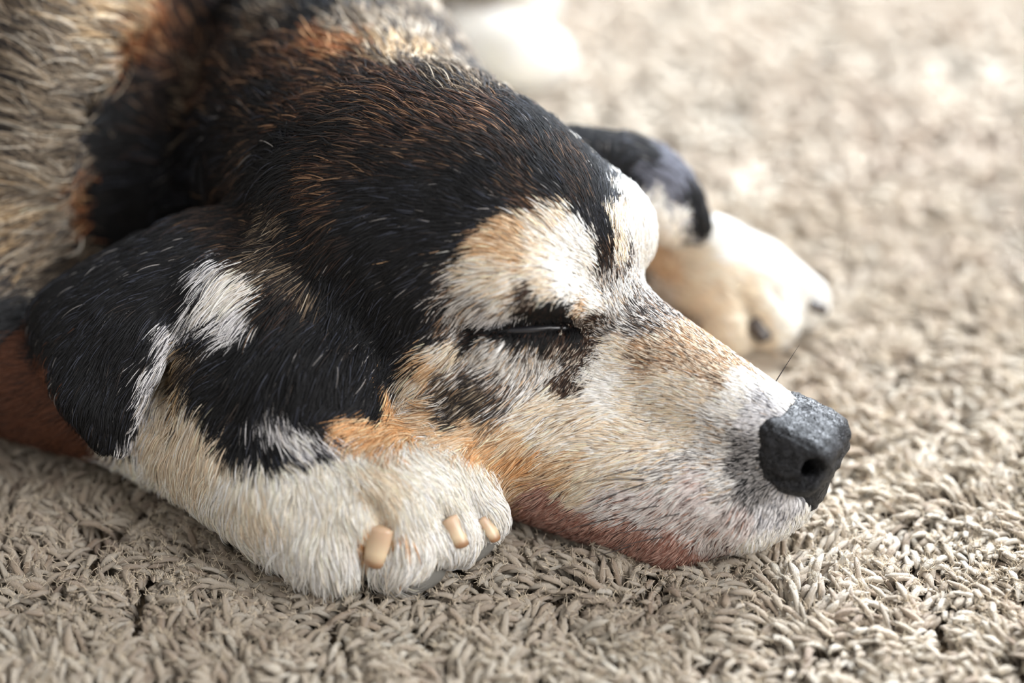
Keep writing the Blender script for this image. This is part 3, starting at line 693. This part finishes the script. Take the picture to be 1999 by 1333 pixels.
# ---------------------------------------------------------------- fur
def hair_material(name):
    m = Mat(name)
    # each strand is shaded with the lie of the coat it grows from, plus the gloss of a thin cylinder
    a = m.n('ShaderNodeAttribute', attribute_name='hair_color')
    sn = m.n('ShaderNodeAttribute', attribute_name='coat_normal')
    ge = m.n('ShaderNodeNewGeometry')
    v1 = m.n('ShaderNodeVectorMath', operation='SCALE'); v1.inputs['Scale'].default_value = .7; m.l(ge.outputs['Normal'], v1.inputs[0])
    v2 = m.n('ShaderNodeVectorMath', operation='ADD'); m.l(sn.outputs['Vector'], v2.inputs[0]); m.l(v1.outputs[0], v2.inputs[1])
    v3 = m.n('ShaderNodeVectorMath', operation='NORMALIZE'); m.l(v2.outputs[0], v3.inputs[0])
    m.l(a.outputs['Color'], m.b.inputs['Base Color']); m.l(v3.outputs[0], m.b.inputs['Normal'])
    m.b.inputs['Roughness'].default_value = .7; m.b.inputs['Specular IOR Level'].default_value = .1
    h = m.n('ShaderNodeBsdfHair', component='Reflection'); h.inputs['Color'].default_value = (.95, .97, 1, 1)
    h.inputs['RoughnessU'].default_value = .3; h.inputs['RoughnessV'].default_value = .8
    mx = m.n('ShaderNodeMixShader'); mx.inputs[0].default_value = .022
    m.l(m.b.outputs[0], mx.inputs[1]); m.l(h.outputs[0], mx.inputs[2]); m.l(mx.outputs[0], m.out.inputs['Surface'])
    return m.m
def build_curves(name, P, rad, col, mat, parent, nor=None):
    """P: (n, k, 3) in cm, rad: (n, k) cm, col: (n, 3)"""
    n, k = P.shape[:2]
    c = bpy.data.hair_curves.new(name)
    c.add_curves([k] * n)
    Q = W(P.reshape(-1, 3)) - (np.array(parent.location) if parent else 0)
    c.attributes.get('position').data.foreach_set('vector', Q.astype(np.float32).ravel())
    ra = c.attributes.get('radius') or c.attributes.new('radius', 'FLOAT', 'POINT')
    ra.data.foreach_set('value', (rad * S).astype(np.float32).ravel())
    ct = c.attributes.get('curve_type') or c.attributes.new('curve_type', 'INT8', 'CURVE')
    ct.data.foreach_set('value', np.zeros(n, np.int8))               # Catmull-Rom
    ca = c.attributes.new('hair_color', 'FLOAT_COLOR', 'CURVE')
    ca.data.foreach_set('color', np.concatenate([col, np.ones((n, 1))], 1).astype(np.float32).ravel())
    if nor is not None:
        na = c.attributes.new('coat_normal', 'FLOAT_VECTOR', 'CURVE'); na.data.foreach_set('vector', nor.astype(np.float32).ravel())
    c.update_tag()
    c.materials.append(mat)
    o = bpy.data.objects.new(name, c); scene.collection.objects.link(o)
    if parent: o.parent = parent
    return o

def make_fur(density=1.0):
    tri = np.concatenate([Fq[:, [0, 1, 2]], Fq[:, [0, 2, 3]]])
    a, b, c = V[tri[:, 0]], V[tri[:, 1]], V[tri[:, 2]]
    cr_ = np.cross(b - a, c - a); area = np.linalg.norm(cr_, axis=1) / 2
    ctr = (a + b + c) / 3; n = B.grad(ctr)
    _, _, ln, _ = coat(ctr, n)
    view = nrm(CAM - ctr); face = (view * n).sum(1)
    px, py, dep = project(ctr)
    inframe = (px > -350) & (px < 2300) & (py > -300) & (py < 1500)
    dens = 330 / np.clip(ln, .45, 9) ** 0.62
    dens *= np.where(dep > 80, (80 / dep) ** 2, 1)
    dens *= np.where(inframe & (face > -.35), 1, .06)
    dens[ctr[:, 2] < -.5] *= .1
    # nothing grows on the nose pad or the eyeball
    dn = np.linalg.norm((ctr - NO + U_ * .2) @ HR / np.array([2.05, 2.0, 2.2]), axis=1)
    dens[dn < .93] = 0
    cnt = rng.poisson(dens * area * density)
    ti = np.repeat(np.arange(len(tri)), cnt)
    u = rng.random(len(ti)); v = rng.random(len(ti)); fl = u + v > 1; u[fl] = 1 - u[fl]; v[fl] = 1 - v[fl]
    R = a[ti] + (b - a)[ti] * u[:, None] + (c - a)[ti] * v[:, None]
    n = B.grad(R)
    _, _, l0, _ = coat(R, n)
    jit = (np.stack([q(R) for q in jn], -1) * .12 + rng.normal(0, .16, R.shape)) * (.5 + .6 * l0)[:, None]
    pw, flow, ln, lf = coat(R + jit, n)
    K = len(R)
    # palette draw, then the hair's own colour
    # patches keep clean tufts: the draw follows a smooth noise plus a little chance
    nz1 = Noise(.55, 21); nz2 = Noise(1.3, 22)
    uu = rng.random(K)
    cum = np.cumsum(pw, 1); cum /= cum[:, -1:]
    pid = (cum < uu[:, None]).sum(1)
    uh = (.70 * rng.random(K) + .30 * (.5 + .5 * np.clip(nz1(R * 1.7 + 5) * .6 + .4 * nz2(R), -1, 1)))
    uh = np.where(rng.random(K) < .35, rng.random(K), uh)
    col = np.zeros((K, 3)); sk = pw @ SKIN
    for i in range(NP_):
        mm = pid == i
        if mm.any():
            h = np.minimum((PP[i][None] < uh[mm][:, None]).sum(1), len(PC[i]) - 1)
            col[mm] = PC[i][h]
    col *= rng.normal(1, .20, (K, 1)).clip(.5, 1.5)
    col = col.clip(0.001, .92)
    ln = ln * rng.uniform(.75, 1.4, K)
    # the dark rim of the eye and the fold stay short
    de = np.linalg.norm(R[:, None] - ep[None, 1:5], axis=2).min(1)
    ln = np.where(de < .7, ln * .6, ln)
    for q in CREASE:
        q = np.concatenate([q, (q[1:] + q[:-1]) / 2])
        dc = np.linalg.norm(R[:, None] - q[None], axis=2).min(1); ln = ln * np.clip(.25 + dc / .8, .25, 1)
    steps = 6
    fn_ = [Noise(2.2, s) for s in (31, 32, 33)]
    fn2 = [Noise(.7, s) for s in (41, 42, 43)]
    wob = np.stack([f(R) for f in fn_], -1) * .20 + np.stack([f(R) for f in fn2], -1) * .14 + rng.normal(0, .13, (K, 3))
    d0 = nrm(flow + wob * np.clip(.35 + .35 * ln, 0, 1.1)[:, None])
    P = np.empty((K, steps + 1, 3)); P[:, 0] = R - n * .06
    pos = R.copy(); dirv = d0
    lift = lf + rng.normal(0, .12, K)
    for k in range(1, steps + 1):
        t = k / steps
        nn = B.grad(pos)
        tg = nrm(dirv - (dirv * nn).sum(1, keepdims=True) * nn)
        a_ = lift * (1.25 - 1.35 * t)
        pos = pos + (tg * np.cos(a_)[:, None] + nn * np.sin(a_)[:, None]) * (ln / steps)[:, None]
        # long hair hangs a little
        pos[:, 2] -= (ln / steps) * .18 * t * np.clip(ln - .8, 0, 2)
        f = B.sample(pos); lo = .03 + .02 * k
        pos = pos + nn * np.clip(lo - f, 0, .5)[:, None]
        pos[:, 2] = np.maximum(pos[:, 2], -.35)
        P[:, k] = pos; dirv = tg
    # clumps
    from mathutils.kdtree import KDTree
    L = rng.choice(K, K // 22, replace=False)
    kd = KDTree(len(L))
    for i, r in enumerate(R[L]): kd.insert(r, i)
    kd.balance()
    near = np.fromiter((kd.find(r)[1] for r in R), np.int64, K)
    lead = L[near]
    ds = np.linalg.norm(R - R[lead], axis=1)
    st = np.clip(.25 + .25 * ln, 0, .6) * (ds < .8)
    for k in range(1, steps + 1):
        t = k / steps
        P[:, k] += (P[lead, k] - P[:, k]) * (st * t ** 1.3 * .8)[:, None]
    r0 = np.clip(.0125 + .0032 * ln, .0135, .0225) * rng.uniform(.75, 1.2, K) * np.where(dep.mean() > 0, 1, 1)
    far = np.maximum(1, (project(R)[2] / 74)) ** 1.5
    rr = (r0 * far)[:, None] * np.array([1, 1, .95, .85, .7, .5, .2])[None]
    print('HAIRS', K)
    return build_curves('fur', P, rr, col, hair_material('fur_hair'), dog, n)
fur = make_fur()
fur['kind'] = 'stuff'

# ---------------------------------------------------------------- floor and carpet
fm = Mat('carpet_backing'); fm.b.inputs['Base Color'].default_value = (*srgb((150, 132, 110)), 1); fm.b.inputs['Roughness'].default_value = .95
v = np.array([[-150, -80, -PILE], [150, -80, -PILE], [150, 260, -PILE], [-150, 260, -PILE]], float)
fl = new_mesh('floor', v, np.array([[0, 1, 2, 3]]), fm.m, smooth=False, loc=(0, 0, 0)); fl['kind'] = 'structure'

def carpet():
    ring = []
    zones = [(-26, 22, .285, 6, 7, 0, 31), (22, 60, .46, 5, 6, 0, 48), (60, 130, .9, 4, 5, 0, 100), (-26, 22, .75, 4, 5, 31, 75), (22, 60, .85, 4, 5, 48, 100)]
    allv, allf, allu, allc = [], [], [], []; base = 0
    na = Noise(9, 51); nb = Noise(3.2, 52); nc = Noise(22, 53); nd = Noise(5, 54)
    for y0, y1, sp, sides, rings, xi, xa in zones:
        gx, gy = np.meshgrid(np.arange(-xa, xa, sp), np.arange(y0, y1, sp), indexing='ij')
        P = np.stack([gx.ravel(), gy.ravel()], 1); P = P[np.abs(P[:, 0]) >= xi - .01]; P = P + rng.uniform(-.5, .5, P.shape) * sp
        K = len(P); P3 = np.concatenate([P, np.full((K, 1), -.85)], 1)
        # under the dog there is no visible pile
        f = B.sample(P3 + np.array([0, 0, 1.15])); ok = f > -.35
        P, P3 = P[ok], P3[ok]; K = len(P)
        Z0 = np.concatenate([P, np.zeros((K, 1))], 1)
        th = 3.1 + 1.1 * na(Z0) + .8 * nb(Z0) + .6 * nc(Z0) + rng.normal(0, .28, K)
        # bundles: the few plies of one knot lean the same way
        cell = np.floor((P + .35 * np.stack([nb(Z0 * 2.1), nd(Z0 * 3.3 + 7)], 1)) / .95).astype(np.int64)
        hsh = ((cell[:, 0] * 73856093) ^ (cell[:, 1] * 19349663)) & 0xffff
        cr3 = np.random.default_rng(5).random((65536, 3))[hsh]
        th = th + (cr3[:, 0] - .5) * 2.2
        dirv = np.stack([np.cos(th), np.sin(th), np.zeros(K)], 1)
        ln = rng.uniform(.6, 1.5, K) * (sp / .32) ** .5; bend = np.clip(rng.normal(1.5, .25, K) + .25 * nd(Z0), .5, 1.95)
        rad = rng.uniform(.11, .18, K) * (sp / .34) ** 1.0
        h0 = -.95
        t = np.linspace(0, 1, rings)
        aa = bend[:, None] * np.clip(t * 1.35, 0, 1.2)[None] ** .8               # angle away from vertical
        dl = (ln + .55)[:, None] / (rings - 1)
        hx = np.concatenate([np.zeros((K, 1)), np.cumsum(np.sin(aa[:, 1:]) * dl, 1)], 1)
        hz = np.concatenate([np.zeros((K, 1)), np.cumsum(np.cos(aa[:, 1:]) * dl, 1)], 1)
        hz *= np.clip((1.05 + .20 * nb(Z0 * 1.3) + .30 * (cr3[:, 1] - .5) + rng.normal(0, .12, K)) / np.maximum(hz[:, -1], .3), .3, 1.3)[:, None]
        C = P3[:, None] + dirv[:, None] * hx[..., None]; C[..., 2] = -.95 + hz
        curl = rng.normal(0, .5, K)
        side = np.stack([-np.sin(th), np.cos(th), np.zeros(K)], 1)
        C += side[:, None] * (curl[:, None] * (t ** 2)[None] * .35)[..., None]
        # keep the pile out of the dog
        q = C.reshape(-1, 3); fs = B.sample(q); mm = fs < .15
        if mm.any():
            g = B.grad(q[mm]); q[mm] += g * (.15 - fs[mm])[:, None] * .6; q[mm, 2] = np.minimum(q[mm, 2], .1)
        C = q.reshape(C.shape); C[..., 2] = np.maximum(C[..., 2], -.98)
        T = nrm(np.gradient(C, axis=1))
        A = nrm(np.cross(T, np.array([.01, .02, 1.0]))); Bn = np.cross(A, T)
        prof = np.interp(np.linspace(0, 1, rings), [0, .3, .55, .8, .93, 1], [.6, .9, 1.08, 1.0, .75, .30])
        ph = np.linspace(0, 2 * np.pi, sides, endpoint=False)
        off = (A[:, :, None] * np.cos(ph)[None, None, :, None] * 1.15 + Bn[:, :, None] * np.sin(ph)[None, None, :, None] * .8)
        rv = rad[:, None, None] * prof[None, :, None] * rng.normal(1, .13, (K, rings, sides)).clip(.6, 1.4) * rng.normal(1, .12, (K, rings, 1)).clip(.7, 1.3)
        vv = C[:, :, None] + off * rv[..., None]
        allv.append(vv.reshape(-1, 3))
        idx = (np.arange(K)[:, None, None] * rings + np.arange(rings - 1)[None, :, None]) * sides
        k0 = np.arange(sides)[None, None]; k1 = (k0 + 1) % sides
        q4 = np.stack([idx + k0, idx + k1, idx + k1 + sides, idx + k0 + sides], -1).reshape(-1, 4)
        cap = ((np.arange(K)[:, None] * rings + rings - 1) * sides + np.arange(sides)[None])
        allf.append((q4 + base, cap + base))
        # attributes: u around, v along, tuft tint
        lv = np.broadcast_to((t[None] * (ln + .55)[:, None])[:, :, None], (K, rings, sides)).ravel()
        tw = np.broadcast_to(ph[None, None], (K, rings, sides)).ravel() + lv * 2.6
        tint = np.broadcast_to((rng.random(K) * .5 + .3 * cr3[:, 2] + .2 * (.5 + .4 * nc(Z0)))[:, None, None], (K, rings, sides)).ravel()
        allu.append(np.concatenate([np.stack([np.cos(tw) * .14, np.sin(tw) * .14, lv * .22 + tint * 37], 1), tint[:, None]], 1)); base += len(vv.reshape(-1, 3))
    Vv = np.concatenate(allv); U = np.concatenate(allu)
    faces = [f[0] for f in allf] + [f[1] for f in allf]
    m = Mat('carpet_yarn')
    at2 = m.n('ShaderNodeAttribute', attribute_name='yarn'); at3 = m.n('ShaderNodeAttribute', attribute_name='tint')
    ramp = m.n('ShaderNodeValToRGB'); e = ramp.color_ramp.elements
    e[0].position = 0; e[0].color = (*srgb((150, 120, 94)), 1); e[1].position = 1; e[1].color = (*srgb((243, 234, 217)), 1)
    x = e.new(.22); x.color = (*srgb((194, 170, 144)), 1)
    x = e.new(.6); x.color = (*srgb((222, 206, 183)), 1)
    m.l(at3.outputs['Fac'], ramp.inputs[0])
    nz = m.n('ShaderNodeTexNoise'); nz.inputs['Scale'].default_value = 48; nz.inputs['Detail'].default_value = 3; nz.inputs['Roughness'].default_value = .65
    m.l(at2.outputs['Vector'], nz.inputs['Vector'])
    bp = m.n('ShaderNodeBump'); bp.inputs['Strength'].default_value = 1.0; bp.inputs['Distance'].default_value = .0016
    m.l(nz.outputs['Fac'], bp.inputs['Height']); m.l(bp.outputs[0], m.b.inputs['Normal'])
    mix = m.n('ShaderNodeMixRGB', blend_type='MULTIPLY'); mix.inputs[0].default_value = .35
    m.l(ramp.outputs[0], mix.inputs[1]); m.l(nz.outputs['Color'], mix.inputs[2])
    bw = m.n('ShaderNodeMapRange'); bw.inputs[1].default_value = .3; bw.inputs[2].default_value = .6; bw.inputs[3].default_value = .42; bw.inputs[4].default_value = 1
    m.l(nz.outputs['Fac'], bw.inputs[0]); m.l(bw.outputs[0], mix.inputs[2])
    m.l(mix.outputs[0], m.b.inputs['Base Color'])
    m.b.inputs['Roughness'].default_value = .9
    m.b.inputs['Sheen Weight'].default_value = .4; m.b.inputs['Sheen Roughness'].default_value = .5
    o = new_mesh('carpet_pile', Vv, faces, m.m, loc=(0, 0, 0))
    aa = o.data.attributes.new('yarn', 'FLOAT_VECTOR', 'POINT'); aa.data.foreach_set('vector', U[:, :3].astype(np.float32).ravel())
    aa = o.data.attributes.new('tint', 'FLOAT', 'POINT'); aa.data.foreach_set('value', U[:, 3].astype(np.float32))
    o['kind'] = 'stuff'; o['category'] = 'carpet'
    o['label'] = 'shaggy beige carpet pile of short twisted yarn tufts under the dog'
    # loose fibres standing off the yarn
    near = np.where((Vv[:, 1] < 24) & (Vv[:, 2] > -.35) & (np.abs(Vv[:, 0]) < 26))[0]
    K = 160000; i = rng.choice(near, K); p0 = Vv[i]
    d = nrm(rng.normal(size=(K, 3)) + np.array([0, 0, .5])); d2 = nrm(d + rng.normal(0, .7, (K, 3)))
    L = rng.uniform(.12, .34, (K, 1))
    P = np.stack([p0 - d * .04, p0 + d * L * .4, p0 + d * L * .7 + d2 * L * .15, p0 + d * L * .85 + d2 * L * .45], 1)
    cc = np.array([srgb((212, 198, 176))]) * rng.uniform(.7, 1.15, (K, 1))
    fz = Mat('fibre'); fa = fz.n('ShaderNodeAttribute', attribute_name='hair_color'); fz.l(fa.outputs['Color'], fz.b.inputs['Base Color']); fz.b.inputs['Roughness'].default_value = .9
    q = build_curves('fuzz', P, np.full((K, 4), .012) * np.array([1, 1, .8, .5]), cc, fz.m, None); q.parent = o; q['kind'] = 'stuff'
    print('CARPET', len(Vv))
    return o
carpet()
